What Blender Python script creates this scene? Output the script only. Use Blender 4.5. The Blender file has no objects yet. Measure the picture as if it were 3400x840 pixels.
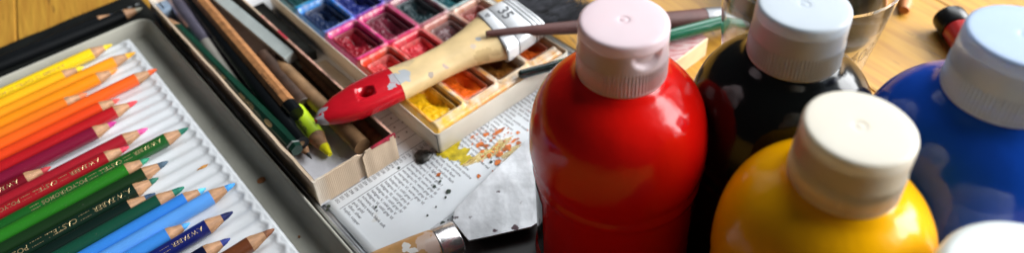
import bpy, bmesh, math, random
from mathutils import Vector, Matrix, noise
R = random.Random(7)
sc = bpy.context.scene
COL = sc.collection
PI = math.pi
# ------------------------------------------------------------------ camera model (solved from the photograph)
CH = 0.2953
TH, RO, F, PPY = math.radians(37.485), math.radians(-3.6394), 2378.7, 79.7
FW = Vector((0, math.cos(TH), -math.sin(TH))); UP0 = Vector((0, math.sin(TH), math.cos(TH))); RT0 = Vector((1, 0, 0))
RT = math.cos(RO)*RT0 + math.sin(RO)*UP0
UP = -math.sin(RO)*RT0 + math.cos(RO)*UP0
def at(u, v, z):                       # world point seen at photo pixel (u, v) on the level z
    r = FW + RT*((u-1700)/F) - UP*((v-PPY)/F)
    return Vector((0, 0, CH)) + r*((z-CH)/r.z)
GA = 0.695                             # everything on the desk is laid out square to this angle
BV = Vector((math.cos(GA), math.sin(GA), 0)); AV = Vector((math.sin(GA), -math.cos(GA), 0))
def ba(b, a, z=0.0):                   # desk grid in millimetres (b to the upper right, a towards the viewer)
    return BV*(b/1000) + AV*(a/1000) + Vector((0, 0, z))
def to_ba(p): return p.dot(BV)*1000, p.dot(AV)*1000

# ------------------------------------------------------------------ materials
def sock(n, *names):
    for k in names:
        if k in n.inputs: return n.inputs[k]
MATS = {}
def mat(name, col, rough=.5, metal=0, var=.12, scale=60, bump=0, bscale=200, coat=0, spec=.5, stretch=None, sss=0, trans=0, alpha=1, wave=None, col2=None, spots=None, coord='Object', ior=None, blots=None, rvar=0):
    if name in MATS: return MATS[name]
    m = bpy.data.materials.new(name); m.use_nodes = True
    nt = m.node_tree; N = nt.nodes; L = nt.links
    p = N['Principled BSDF']
    c = (*col, 1)
    p.inputs['Base Color'].default_value = c
    p.inputs['Roughness'].default_value = rough; p.inputs['Metallic'].default_value = metal
    sock(p, 'Specular IOR Level').default_value = spec
    if coat: sock(p, 'Coat Weight').default_value = coat; sock(p, 'Coat Roughness').default_value = .06
    if sss:
        sock(p, 'Subsurface Weight').default_value = sss; sock(p, 'Subsurface Scale').default_value = .004
        sock(p, 'Subsurface Radius').default_value = (1, 1, 1)
    if trans: sock(p, 'Transmission Weight').default_value = trans
    if ior: p.inputs['IOR'].default_value = ior
    p.inputs['Alpha'].default_value = alpha
    tc = N.new('ShaderNodeTexCoord'); mp = N.new('ShaderNodeMapping')
    L.new(tc.outputs[coord], mp.inputs['Vector'])
    if stretch: mp.inputs['Scale'].default_value = stretch
    nz = N.new('ShaderNodeTexNoise'); nz.inputs['Scale'].default_value = scale; nz.inputs['Detail'].default_value = 6
    L.new(mp.outputs[0], nz.inputs['Vector'])
    cur = None
    if var or col2:
        mx = N.new('ShaderNodeMix'); mx.data_type = 'RGBA'
        lo = col2 if col2 else tuple(max(0, x*(1-var*2)) for x in col)
        hi = col if col2 else tuple(min(1, x*(1+var)) for x in col)
        mx.inputs['A'].default_value = (*lo, 1); mx.inputs['B'].default_value = (*hi, 1)
        mr = N.new('ShaderNodeMapRange'); mr.inputs['From Min'].default_value = .32; mr.inputs['From Max'].default_value = .68
        L.new(nz.outputs['Fac'], mr.inputs['Value']); L.new(mr.outputs[0], mx.inputs['Factor'])
        cur = mx.outputs['Result']
    if spots:                               # (colour, noise scale, threshold)
        sn = N.new('ShaderNodeTexNoise'); sn.inputs['Scale'].default_value = spots[1]; sn.inputs['Detail'].default_value = 3
        L.new(mp.outputs[0], sn.inputs['Vector'])
        sr = N.new('ShaderNodeMapRange'); sr.inputs['From Min'].default_value = spots[2]; sr.inputs['From Max'].default_value = spots[2]+.03
        L.new(sn.outputs['Fac'], sr.inputs['Value'])
        m2 = N.new('ShaderNodeMix'); m2.data_type = 'RGBA'; m2.inputs['B'].default_value = (*spots[0], 1)
        if cur: L.new(cur, m2.inputs['A'])
        else: m2.inputs['A'].default_value = c
        L.new(sr.outputs[0], m2.inputs['Factor']); cur = m2.outputs['Result']
    for (bp, br_, bc_) in (blots or []):
        dn = N.new('ShaderNodeVectorMath'); dn.operation = 'DISTANCE'; L.new(tc.outputs['Object'], dn.inputs[0]); dn.inputs[1].default_value = bp
        bn = N.new('ShaderNodeTexNoise'); bn.inputs['Scale'].default_value = 260; bn.inputs['Detail'].default_value = 3; L.new(tc.outputs['Object'], bn.inputs['Vector'])
        ma = N.new('ShaderNodeMath'); ma.operation = 'MULTIPLY_ADD'; L.new(bn.outputs['Fac'], ma.inputs[0]); ma.inputs[1].default_value = br_*2.4; L.new(dn.outputs['Value'], ma.inputs[2])
        rr_ = N.new('ShaderNodeMapRange'); rr_.inputs['From Min'].default_value = br_*2.15; rr_.inputs['From Max'].default_value = br_*2.25; rr_.inputs['To Min'].default_value = 1; rr_.inputs['To Max'].default_value = 0
        L.new(ma.outputs[0], rr_.inputs['Value'])
        m3 = N.new('ShaderNodeMix'); m3.data_type = 'RGBA'; m3.inputs['B'].default_value = (*bc_, 1)
        if cur: L.new(cur, m3.inputs['A'])
        else: m3.inputs['A'].default_value = c
        L.new(rr_.outputs[0], m3.inputs['Factor']); cur = m3.outputs['Result']
    if cur: L.new(cur, p.inputs['Base Color'])
    if rvar:
        rn = N.new('ShaderNodeTexNoise'); rn.inputs['Scale'].default_value = 45; rn.inputs['Detail'].default_value = 5; L.new(mp.outputs[0], rn.inputs['Vector'])
        rm = N.new('ShaderNodeMapRange'); rm.inputs['From Min'].default_value = .35; rm.inputs['From Max'].default_value = .7; rm.inputs['To Min'].default_value = rough; rm.inputs['To Max'].default_value = rough+rvar
        L.new(rn.outputs['Fac'], rm.inputs['Value']); L.new(rm.outputs[0], p.inputs['Roughness'])
    if bump:
        b = N.new('ShaderNodeBump'); b.inputs['Strength'].default_value = 1; b.inputs['Distance'].default_value = bump
        if wave:
            w = N.new('ShaderNodeTexWave'); w.inputs['Scale'].default_value = wave; w.inputs['Distortion'].default_value = 1.5
            L.new(mp.outputs[0], w.inputs['Vector']); L.new(w.outputs['Fac'], b.inputs['Height'])
        else:
            n2 = N.new('ShaderNodeTexNoise'); n2.inputs['Scale'].default_value = bscale; n2.inputs['Detail'].default_value = 4
            L.new(mp.outputs[0], n2.inputs['Vector']); L.new(n2.outputs['Fac'], b.inputs['Height'])
        L.new(b.outputs[0], p.inputs['Normal'])
        if coat: L.new(b.outputs[0], sock(p, 'Coat Normal'))
    MATS[name] = m
    return m
def vcol_mat(name, rough=.35, bump=.0002, bscale=300, coat=0):
    m = mat(name, (.8, .8, .8), rough, var=0, bump=bump, bscale=bscale, coat=coat)
    N = m.node_tree.nodes; a = N.new('ShaderNodeVertexColor'); a.layer_name = 'stain'
    m.node_tree.links.new(a.outputs['Color'], N['Principled BSDF'].inputs['Base Color'])
    return m

# ------------------------------------------------------------------ object helpers
XF = {}
def tag(o, label=None, cat=None, group=None, kind=None):
    if label: o['label'] = label
    if cat: o['category'] = cat
    if group: o['group'] = group
    if kind: o['kind'] = kind
    return o
def thing(name, loc, label, cat, group=None, rz=0.0):
    o = bpy.data.objects.new(name, None); COL.objects.link(o)
    o.empty_display_size = .01; o.location = loc; o.rotation_euler = (0, 0, rz)
    M = Matrix.Translation(Vector(loc)) @ Matrix.Rotation(rz, 4, 'Z')
    XF[o.name] = M.inverted()
    return tag(o, label, cat, group)
class MB:
    def __init__(s): s.v = []; s.f = []; s.c = None
    def add(s, vs, fs):
        n = len(s.v); s.v += [Vector(p) for p in vs]; s.f += [tuple(i+n for i in f) for f in fs]; return s
    def prism(s, pts, z0, z1):              # pts: xy (Vectors), extruded from z0 to z1
        n = len(pts); vs = [(p[0], p[1], z0) for p in pts]+[(p[0], p[1], z1) for p in pts]
        fs = [tuple(range(n))[::-1], tuple(range(n, 2*n))]+[(i, (i+1) % n, n+(i+1) % n, n+i) for i in range(n)]
        return s.add(vs, fs)
    def bbox(s, b0, b1, a0, a1, z0, z1): return s.prism([ba(b0, a0), ba(b0, a1), ba(b1, a1), ba(b1, a0)], z0, z1)
    def rings(s, rings, cap0=True, cap1=True, closed=True):
        n = len(rings[0]); vs = [p for r in rings for p in r]; fs = []
        for k in range(len(rings)-1):
            for i in range(n if closed else n-1):
                j = (i+1) % n
                fs.append((k*n+i, k*n+j, (k+1)*n+j, (k+1)*n+i))
        if cap0: fs.append(tuple(range(n))[::-1])
        if cap1: fs.append(tuple(range((len(rings)-1)*n, len(rings)*n)))
        return s.add(vs, fs)
    def tube(s, pts, rad, n=14, flat=1.0, cap0=True, cap1=True, phase=0.0, up=(0, 0, 1)):
        pts = [Vector(p) for p in pts]; rad = rad if isinstance(rad, (list, tuple)) else [rad]*len(pts)
        rr = []
        for i, p in enumerate(pts):
            d = (pts[min(i+1, len(pts)-1)]-pts[max(i-1, 0)]).normalized()
            sd = d.cross(Vector(up)).normalized(); u = sd.cross(d).normalized()
            rr.append([p+(sd*math.cos(phase+2*PI*k/n)+u*math.sin(phase+2*PI*k/n)*flat)*rad[i] for k in range(n)])
        return s.rings(rr, cap0, cap1)
    def lathe(s, prof, c, n=64, rfun=None, cap0=False, cap1=False):
        rr = []
        for (r, z) in prof:
            rr.append([(c[0]+(rfun(r, z, 2*PI*k/n) if rfun else r)*math.cos(2*PI*k/n), c[1]+(rfun(r, z, 2*PI*k/n) if rfun else r)*math.sin(2*PI*k/n), c[2]+z) for k in range(n)])
        return s.rings(rr, cap0, cap1)
    def mesh(s, name, parent=None, smooth=True, angle=40):
        me = bpy.data.meshes.new(name)
        vs = s.v
        if parent is not None:
            M = XF[parent.name]; vs = [M @ p for p in vs]
        me.from_pydata([tuple(p) for p in vs], [], s.f); me.update()
        bm = bmesh.new(); bm.from_mesh(me); bmesh.ops.recalc_face_normals(bm, faces=bm.faces); bm.to_mesh(me); bm.free()
        if smooth:
            me.polygons.foreach_set('use_smooth', [True]*len(me.polygons))
            if hasattr(me, 'set_sharp_from_angle'): me.set_sharp_from_angle(angle=math.radians(angle))
        if s.c:
            ca = me.color_attributes.new('stain', 'FLOAT_COLOR', 'POINT')
            for i, c in enumerate(s.c): ca.data[i].color = (*c, 1)
        return me
    def build(s, name, m, parent=None, smooth=True, angle=40, bevel=0, seg=2, link=None):
        me = s.mesh(name, rootof(parent) if parent is not None and rootof(parent).name in XF else None, smooth, angle)
        o = bpy.data.objects.new(name, me); COL.objects.link(o)
        if parent is not None: o.parent = parent
        if m: me.materials.append(m)
        if bevel:
            b = o.modifiers.new('bevel', 'BEVEL'); b.width = bevel; b.segments = seg; b.limit_method = 'ANGLE'; b.angle_limit = math.radians(35)
        return o
def rootof(p):
    while p is not None and p.parent is not None: p = p.parent
    return p
def copy_tree(o, parent=None):
    c = o.copy(); COL.objects.link(c)
    if parent is not None: c.parent = parent
    for ch in list(o.children): copy_tree(ch, c)
    return c
_tc = {}
def text_geo(t, size):
    if t not in _tc:
        cu = bpy.data.curves.new('t', 'FONT'); cu.body = t; cu.size = 1; cu.resolution_u = 2; cu.offset = .010
        ob = bpy.data.objects.new('t', cu); COL.objects.link(ob)
        bpy.context.view_layer.update()
        me = bpy.data.meshes.new_from_object(ob.evaluated_get(bpy.context.evaluated_depsgraph_get()))
        _tc[t] = ([v.co.copy() for v in me.vertices], [tuple(p.vertices) for p in me.polygons])
        bpy.data.objects.remove(ob); bpy.data.curves.remove(cu); bpy.data.meshes.remove(me)
    vs, fs = _tc[t]
    return [v*size for v in vs], fs
def smooth01(x): x = max(0, min(1, x)); return x*x*(3-2*x)
def lerp(a, b, t): return tuple(x+(y-x)*t for x, y in zip(a, b))
def nz(x, y, z=0.0): return noise.noise(Vector((x, y, z)))

# ------------------------------------------------------------------ the desk
m_table = mat('table_wood', (.58, .31, .042), .42, var=0, scale=14, col2=(.44, .20, .028), stretch=(1.2, 14, 14), bump=.0004, bscale=30, spots=((.20, .09, .02), 26, .665))
t0 = at(2940, 200, 0); t1 = at(3060, 275, 0); TA = math.atan2(t1.y-t0.y, t1.x-t0.x)
tb = MB()
k = 0
x = -0.9
for y in [(-.9+.11*i) for i in range(20)]:
    tb.add([(-1.6, y, 0), (1.6, y, 0), (1.6, y+.1092, 0), (-1.6, y+.1092, 0), (-1.6, y, -.02), (1.6, y, -.02), (1.6, y+.1092, -.02), (-1.6, y+.1092, -.02)],
           [(0, 1, 2, 3), (0, 4, 5, 1), (1, 5, 6, 2), (2, 6, 7, 3), (3, 7, 4, 0)])
table = tb.build('table_top', m_table, smooth=False, bevel=.0008)
table.rotation_euler = (0, 0, TA); table.location = (0, .5, 0)
tag(table, kind='structure')

# ------------------------------------------------------------------ pencil tin (tray + lid) and its ribbed insert
m_enam = mat('white_enamel', (.42, .41, .35), .5, spec=.2, var=.06, scale=40, spots=((.25, .16, .08), 90, .72))
m_tin = mat('bare_tin', (.62, .63, .65), .28, metal=.9, var=.15, scale=50, bump=.0001, bscale=120)
def rrect(b0, b1, a0, a1, r, z, n=8):
    out = []
    for (cb, ca, s0) in ((b1-r, a1-r, 0), (b0+r, a1-r, 90), (b0+r, a0+r, 180), (b1-r, a0+r, 270)):
        for i in range(n+1):
            t = math.radians(s0+90*i/n); out.append(ba(cb+r*math.cos(t), ca+r*math.sin(t), z))
    return out
tin = thing('pencil_tin', ba(-25, -335), 'open flat metal pencil tin with white enamelled tray holding coloured pencils', 'pencil tin')
T = (-120, 67.5, -471.5, -190)
def inset(d, r, z): return rrect(T[0]+d, T[1]-d, T[2]+d, T[3]-d, r, z)
MB().rings([inset(1.5, 9, .0004), inset(0, 10.5, .002), inset(0, 10.5, .0126), inset(.3, 10.2, .0136), inset(1.0, 9.6, .0140), inset(1.8, 9, .0136), inset(2.2, 8.8, .0126),
            inset(3.2, 8, .0050), inset(4.6, 7, .0026), inset(7, 5, .0020)], True, True).build('tray', m_enam, tin, angle=60)
LD = (70, 253, -477, -191)
def linset(d, r, z): return rrect(LD[0]+d, LD[1]-d, LD[2]+d, LD[3]-d, r, z)
MB().rings([linset(1, 5, .0003), linset(0, 6, .0012), linset(0, 6, .0052), linset(.5, 5.7, .0060), linset(1.1, 5.4, .0062), linset(1.7, 5, .0058), linset(2.0, 4.8, .0046), linset(2.6, 4.4, .0030), linset(4, 4, .0026)], True, True).build('lid', m_tin, tin, angle=60)
for a in (-440, -340, -225): MB().tube([ba(68.8, a-14, .0030), ba(68.8, a+14, .0030)], .0011, 10).build('hinge', m_tin, tin)

m_ins = mat('insert_plastic', (.70, .72, .74), .32, var=.04, scale=30, spots=((.35, .36, .36), 260, .73))
ins = MB()
SLOT = [-459, -448.5, -439, -428.5, -419.5, -410, -399.5, -389, -380, -370, -361.7, -354, -345, -336.6, -328, -319, -310.5, -303, -295, -286.5, -279, -269.7, -262.8, -254.5, -245.5]
EDG = 49.5
def ins_h(b, a):
    ph = (a+245.5)/8.9*2*PI
    rib = .5-.5*math.cos(ph)                       # 0 in a groove, 1 on a ridge
    end = EDG-2.7+.9*math.cos(ph)                 # each groove ends in a scallop
    g = smooth01((b-(end-4.5))/4.5)                # groove runs out into the flat rim
    z = .0053+.0009*(rib**1.2)
    z = z*(1-g)+.0064*g+.0003*smooth01((b-(end-1.6))/1.0)*(1-smooth01((b-end-.2)/1.0))
    dr = smooth01((b-(EDG-.2-.2*rib))/1.2)
    return z*(1-dr)+.0022*dr
bs = [-112+4*i for i in range(36)]+[30+.6*i for i in range(35)]
as_ = [-463+.62*i for i in range(427)]
n = len(bs)
vs = [ba(b, a, ins_h(b, a)) for a in as_ for b in bs]
fs = [(i*n+j, i*n+j+1, (i+1)*n+j+1, (i+1)*n+j) for i in range(len(as_)-1) for j in range(n-1)]
ins.add(vs, fs)
b0, b1, a0, a1 = bs[0], bs[-1], as_[0], as_[-1]
q0 = len(ins.v)
o_ins = ins.build('ribbed_insert', m_ins, None, angle=80)
sol = o_ins.modifiers.new('thick', 'SOLIDIFY'); sol.thickness = .0006; sol.offset = -1
tag(o_ins, 'white plastic insert with scalloped ribs under the coloured pencils in the tin', 'pencil insert')
for i, (u, v, s) in enumerate(((668, 528, 4.2), (672, 555, 4.6))): pass
spl = MB()
for (u, v, r) in ((668, 530, .0020), (690, 553, .0014), (676, 557, .0020), (664, 562, .0013)):
    c = at(u, v, .0060); pts = []
    for i in range(18):
        t = 2*PI*i/18; rr = r*(1+.3*nz(math.cos(t)*1.3+u, math.sin(t)*1.3))
        pts.append(c+BV*(rr*1.5*math.cos(t))+AV*(rr*.75*math.sin(t)))
    top = [p+Vector((0, 0, ins_h(*to_ba(p))-c.z+.0006)) for p in pts]
    spl.add(top+[p+Vector((0, 0, .0002)) for p in [c+(p-c)*.5 for p in top]], [(i, (i+1) % 18, 18+(i+1) % 18, 18+i) for i in range(18)]+[tuple(range(18, 36))])
m_orange = mat('orange_spill', (.75, .33, .06), .3, var=.3, scale=300)
s_ = spl.build('paint_spill', m_orange, None); s_.parent = o_ins
sk = MB()
for (u, v, r) in ((455, 317, .0005), (455, 365, .0004), (612, 533, .0005), (500, 625, .0003), (495, 662, .0004), (800, 700, .0004), (575, 437, .0005), (680, 600, .0003), (740, 700, .0003), (618, 470, .0003), (560, 480, .0003), (850, 740, .0004), (780, 770, .0003), (640, 470, .0003)):
    c = at(u, v, .0058); z = ins_h(*to_ba(c))+.0001
    sk.prism([Vector((c.x+r*1.3*math.cos(i*1.05+u), c.y+r*math.sin(i*1.05+u)*(1+.3*math.sin(i*2)), 0)) for i in range(6)], z, z+.0003)
k_ = sk.build('pigment_specks', mat('dark_speck', (.05, .055, .07), .7), None, smooth=False); k_.parent = o_ins; k_['kind'] = 'stuff'
dp = MB()
for (u, v, r) in ((868, 600, .0022), (1037, 750, .0007), (1078, 797, .0006), (993, 790, .0006)):
    c = at(u, v, .0024); dp.prism([Vector((c.x+r*(1+.4*nz(math.cos(i*.5)*2+u, math.sin(i*.5)*2))*math.cos(i*.5), c.y+r*(1+.4*nz(math.cos(i*.5)*2+u, math.sin(i*.5)*2))*math.sin(i*.5), 0)) for i in range(12)], .0021, .0026)
k_ = dp.build('dried_drips', mat('rust_drip', (.30, .11, .03), .5), tin, smooth=False); k_['kind'] = 'stuff'

# ------------------------------------------------------------------ coloured pencils
m_wood = mat('pencil_wood', (.43, .225, .11), .6, var=.18, scale=90, stretch=(1, 6, 6), bump=.00015, bscale=500)
m_gold = mat('gold_foil', (.62, .47, .24), .3, metal=.7, var=.1)
PR = .0040
def pencil_meshes(cone, lead, blunt):
    lr = PR*lead/cone*.95+.0004
    a = MB().tube([(-.175, 0, 0), (-.1748, 0, 0), (-cone, 0, 0)], [PR*.93, PR, PR], 20).mesh('barrel')
    rr = []
    NS = 24
    for k, (x, r) in enumerate(((-cone-.0002, PR*.985), (-cone+.002, PR*.90), (-cone*.6-lead*.4+.0, (PR*.985*.62+lr*.38)), (-lead, lr))):
        rr.append([(x, r*math.cos(2*PI*i/NS), r*math.sin(2*PI*i/NS)) for i in range(NS)])
    b = MB().rings(rr).mesh('sharpened_wood')
    c = MB().tube([(-lead-.0001, 0, 0), (-lead*.5, 0, 0), (-blunt, 0, 0), (-blunt*.35, 0, 0), (0, 0, 0)], [lr*1.0, lr*.74, lr*(.24+blunt/lead*.75), lr*(.13+blunt/lead*.5), .00008], 16).mesh('lead')
    return a, b, c
PM = [pencil_meshes(.0128, .0052, .0004), pencil_meshes(.0120, .0045, .0013), pencil_meshes(.0132, .0058, .0002), pencil_meshes(.0108, .0038, .0016)]
LEADC = {}
PEN = [  # slot A, tip B, barrel colour, lead colour, variant, colour word, imprint?, extra label
    (-459.0, 38.9, (.86, .58, .01), (.85, .62, .02), 0, 'bright yellow coloured pencil, topmost in the row beside the tin rim', 'dark'),
    (-447.0, 17.9, (.84, .42, .01), (.90, .62, .03), 1, 'amber coloured pencil with yellow lead, set back between yellow and orange ones', 0),
    (-438.8, 47.0, (.86, .30, .01), (.88, .42, .02), 2, 'light orange coloured pencil with long sharp yellow-orange lead', 0),
    (-428.4, 32.7, (.86, .25, .006), (.86, .30, .05), 1, 'deep orange coloured pencil with short blunt orange lead', 0),
    (-419.0, 11.5, (.82, .18, .01), (.80, .20, .08), 1, 'orange coloured pencil with a salmon lead, set far back', 0),
    (-410.2, 50.8, (.84, .11, .01), (.78, .10, .02), 0, 'orange-red coloured pencil reaching farthest towards the dark tray wall', 0),
    (-399.5, 24.2, (.74, .055, .01), (.72, .09, .07), 3, 'vermilion coloured pencil with coral lead beside the orange-red one', 0),
    (-388.8, 31.2, (.42, .008, .012), (.65, .05, .06), 0, 'scarlet coloured pencil with pale wood and red lead', 0),
    (-380.2, 16.2, (.20, .006, .03), (.55, .03, .25), 1, 'dark crimson coloured pencil with a magenta lead', 0),
    (-369.0, -21.9, (.16, .004, .012), (.45, .04, .05), 1, 'wine red coloured pencil set farthest back in the row', 'gold'),
    (-361.7, 27.4, (.33, .010, .020), (.75, .09, .30), 0, 'carmine red coloured pencil with bright pink lead beside a gap', 0),
    (-353.8, 14.6, (.32, .008, .014), (.72, .06, .10), 1, 'red coloured pencil with gold lettering and rosy lead', 'gold'),
    (-345.0, 44.5, (.008, .085, .012), (.01, .16, .10), 0, 'forest green coloured pencil with gold lettering reaching far right', 'gold'),
    (-336.6, 19.6, (.02, .17, .012), (.03, .25, .14), 1, 'bright grass green coloured pencil with a green lead', 0),
    (-327.7, 26.3, (.008, .030, .008), (.06, .10, .14), 0, 'olive black coloured pencil with slate grey lead', 0),
    (-319.0, 18.1, (.004, .018, .010), (.02, .14, .09), 1, 'blackish green coloured pencil with bold gold lettering', 'bold'),
    (-310.3, 13.0, (.003, .012, .009), (.03, .07, .14), 0, 'near black coloured pencil with dark blue-grey lead', 0),
    (-303.0, 25.5, (.006, .062, .035), (.01, .17, .11), 2, 'viridian green coloured pencil with a sharp green lead', 0),
    (-294.8, 33.6, (.035, .22, .68), (.10, .52, .85), 3, 'mid blue coloured pencil with a light cyan lead', 0),
    (-286.3, 45.8, (.10, .33, .80), (.06, .32, .75), 0, 'sky blue coloured pencil with pale wood and blue lead', 0),
    (-278.8, 18.6, (.045, .25, .72), (.08, .36, .80), 3, 'azure coloured pencil set back below the sky blue one', 0),
    (-269.7, 37.0, (.008, .014, .13), (.012, .018, .10), 2, 'navy blue coloured pencil with long sharp dark lead and gold lettering', 'gold'),
    (-256.0, 29.2, (.003, .005, .03), (.03, .05, .28), 1, 'midnight blue coloured pencil with violet-blue lead, next to the brown one', 0),
    (-245.5, 47.2, (.15, .042, .014), (.22, .085, .04), 0, 'chestnut brown coloured pencil, lowest in the row', 0),
]
ROWG = 'coloured pencils in the tin'
def imprint(root, segs, size, zr, az, x0, m):
    """lettering wrapped on the barrel: reads from the tip towards the back"""
    mb = MB(); x = x0
    for s in segs:
        if s == '#':                                   # small crest: framed block of bars
            w = size*1.25; bars = [(0, .12), (.2, .42), (.5, .6), (.68, .9), (1.0, 1.1)]
            for (p, q) in bars:
                vs = []
                for (xx, hh) in ((p, 0), (q, 0), (q, .75), (p, .75)):
                    t = az-(hh*size-.36*size)/PR
                    vs.append((x-xx*w, zr*math.cos(t), zr*math.sin(t)))
                mb.add(vs, [(0, 1, 2, 3)])
            x -= w*1.35; continue
        vs, fs = text_geo(s, size)
        wmax = max(v.x for v in vs)
        out = []
        for v in vs:
            t = az+(v.y-.36*size)/PR
            out.append((x-v.x, zr*math.cos(t), zr*math.sin(t)))
        mb.add(out, fs); x -= wmax+size*.4
    me = mb.mesh('imprint', None, False)
    o = bpy.data.objects.new('imprint', me); COL.objects.link(o); o.parent = root; me.materials.append(m)
    return o
m_dkprint = mat('dark_imprint', (.30, .17, .03), .4, var=0)
first = None
for i, (a, b, bc, lc, var, lab, imp) in enumerate(PEN):
    jit = R.uniform(-.4, .4)
    root = thing('coloured_pencil', ba(b, a, .0108+(.0006 if i % 2 else 0)), lab, 'coloured pencil', ROWG, GA+math.radians(jit+2.2*max(0, min(1, (-286-a)/173))))
    mb_ = mat('pencil_lacquer_%d' % i, bc, .30, var=.05, scale=30, coat=.35, spots=(lerp(bc, (.5, .45, .4), .5), 420, .76))
    ml_ = mat('pencil_lead_%d' % i, lc, .55, spec=.2, var=.2, scale=400, bump=.0001, bscale=900)
    if first is None:
        kids = []
        for me, nm in zip(PM[var], ('barrel', 'sharpened_wood', 'lead')):
            me.materials.append(None)
    for me, nm, mm in zip(PM[var], ('barrel', 'sharpened_wood', 'lead'), (mb_, m_wood, ml_)):
        if not me.materials: me.materials.append(None)
        o = bpy.data.objects.new(nm, me); COL.objects.link(o); o.parent = root
        o.material_slots[0].link = 'OBJECT'; o.material_slots[0].material = mm
        o.rotation_euler = (R.uniform(0, 6.28), 0, 0)
    first = root
    segs = ['A.W.FABER', '#', 'CASTELL', '#', 'POLYCHROMOS', '#']
    if imp == 'gold': imprint(root, segs, .0030, PR*1.012, math.radians(122), -.0155, m_gold)
    elif imp == 'bold': imprint(root, segs, .0037, PR*1.012, math.radians(118), -.0140, m_gold)
    elif imp == 'dark': imprint(root, segs, .0026, PR*1.012, math.radians(140), -.030, m_dkprint)

# ------------------------------------------------------------------ colour chart in the lid
m_paper = mat('chart_paper', (.74, .77, .80), .55, var=.05, scale=20, spots=((.60, .56, .50), 30, .68))
m_ink = mat('chart_ink', (.06, .06, .075), .5, var=0)
m_blot = mat('dark_green_ink', (.03, .045, .03), .4)
m_rule = mat('chart_rule', (.15, .16, .18), .5, var=0)
PZ = .0034
chart = thing('colour_chart', ba(160, -330, PZ), 'printed paper list of colour names lying in the tin lid, spattered with paint', 'colour chart')
sh = MB(); nb, na = 40, 60
PB0, PB1, PA0, PA1 = 74.6, 250, -473, -194.6
vs = [ba(PB0+(PB1-PB0)*i/nb, PA0+(PA1-PA0)*j/na, PZ) for j in range(na+1) for i in range(nb+1)]
sh.add(vs, [(j*(nb+1)+i, j*(nb+1)+i+1, (j+1)*(nb+1)+i+1, (j+1)*(nb+1)+i) for j in range(na) for i in range(nb)])
so = sh.build('sheet', m_paper, chart); sol = so.modifiers.new('thick', 'SOLIDIFY'); sol.thickness = .0002; sol.offset = -1
rom = ['VI', 'V', 'IV', 'III', 'II', 'I']
rows = [('252', 'kupfer, copper'), ('251', 'silber, silver'), ('250', 'gold, gold'), ('298', 'schwarz weich, black soft'), ('199', 'schwarz, black')]
rows += [(str(235-i), 'kaltgrau %s, cold gray %s' % (r, r)) for i, r in enumerate(rom)]
rows += [(str(275-i), 'warmgrau %s, warm gray %s' % (r, r)) for i, r in enumerate(rom)]
rows += [('132', 'hell fleisch, light flesh'), ('131', 'mittel fleisch, medium flesh'), ('130', 'dunkel fleisch, dark flesh'), ('127', 'karmin rosa, rose carmine'), ('193', 'karmin gebrannt, burnt carmine'),
         ('124', 'rosa karmin, pink carmine'), ('225', 'dunkelrot, dark red'), ('223', 'tiefrot, deep red'), ('219', 'tiefscharlachrot, deep scarlet red'), ('118', 'scharlachrot, scarlet red'), ('115', 'dunkel kadmiumorange, dark orange'),
         ('111', 'kadmiumorange, cadmium orange'), ('109', 'dunkelchromgelb, dark chrome'), ('107', 'kadmiumgelb, cadmium yellow'), ('106', 'lichtgelb, light yellow'), ('104', 'lasurgelb, light glaze'),
         ('102', 'creme, cream'), ('101', 'weiss, white'), ('134', 'purpurrosa, crimson'), ('133', 'magenta, magenta'), ('136', 'purpurviolett, purple violet'), ('138', 'violett, violet'), ('137', 'blauviolett, blue violet'),
         ('141', 'delftblau, delft blue'), ('143', 'kobaltblau, cobalt blue'), ('120', 'ultramarin, ultramarine'), ('110', 'phthaloblau, phthalo blue'), ('145', 'hellblau, light blue'), ('154', 'helltuerkis, light turquoise'),
         ('153', 'kobalttuerkis, cobalt turquoise'), ('158', 'tiefkobaltgruen, deep green'), ('163', 'smaragdgruen, emerald'), ('112', 'laubgruen, leaf green'), ('166', 'grasgruen, grass green'), ('167', 'permanentgruen, permanent green'),
         ('170', 'maigruen, may green'), ('174', 'chromgruen, chrome green'), ('180', 'umbra natur, raw umber'), ('182', 'brauner ocker, brown ochre'), ('187', 'gebrannter ocker, burnt ochre'), ('283', 'siena gebrannt, burnt siena'), ('176', 'van dyck braun, van dyck brown')]
tx = MB(); ru = MB()
def put_text(mb, s, size, b, a, z=PZ+.00025):
    vs, fs = text_geo(s, size)
    o = ba(b, a, z); mb.add([o+AV*v.x+BV*v.y for v in vs], fs)
ROWP = 2.80
for i, (num, nm) in enumerate(rows):
    b = 79.3+ROWP*i
    if b > 246: break
    put_text(tx, num, .00225, b+.45, -246.9); put_text(tx, nm, .00236, b+.45, -238.7)
for i in range(61):
    b = 79.0+ROWP*i-.25
    if b > 247: break
    ru.prism([ba(b, -330), ba(b, -196.5), ba(b+.34, -196.5), ba(b+.34, -330)], PZ+.0001, PZ+.00016)
for a in (-248.2, -240.0, -256, -264, -272, -280, -288, -296):
    ru.prism([ba(78.6, a), ba(78.6, a+.34), ba(248, a+.34), ba(248, a)], PZ+.0002, PZ+.00027)
ru.prism([ba(78.6, -197.6), ba(78.6, -197.45), ba(248, -197.45), ba(248, -197.6)], PZ+.0002, PZ+.00027)
tx.build('printed_text', m_ink, chart, smooth=False); ru.build('ruled_lines', m_rule, chart, smooth=False)
dt = MB()
def disc(mb, c, r, z, n=10, h=.0002, irr=0.0, sa=1.0, sb=1.0, seed=0.0):
    pts = [c+BV*(r*sb*(1+irr*nz(2*math.cos(2*PI*i/n)+seed, 2*math.sin(2*PI*i/n), seed))*math.cos(2*PI*i/n))+AV*(r*sa*(1+irr*nz(2*math.cos(2*PI*i/n)+seed, 2*math.sin(2*PI*i/n), seed))*math.sin(2*PI*i/n)) for i in range(n)]
    mb.prism(pts, z, z+h)
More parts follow.
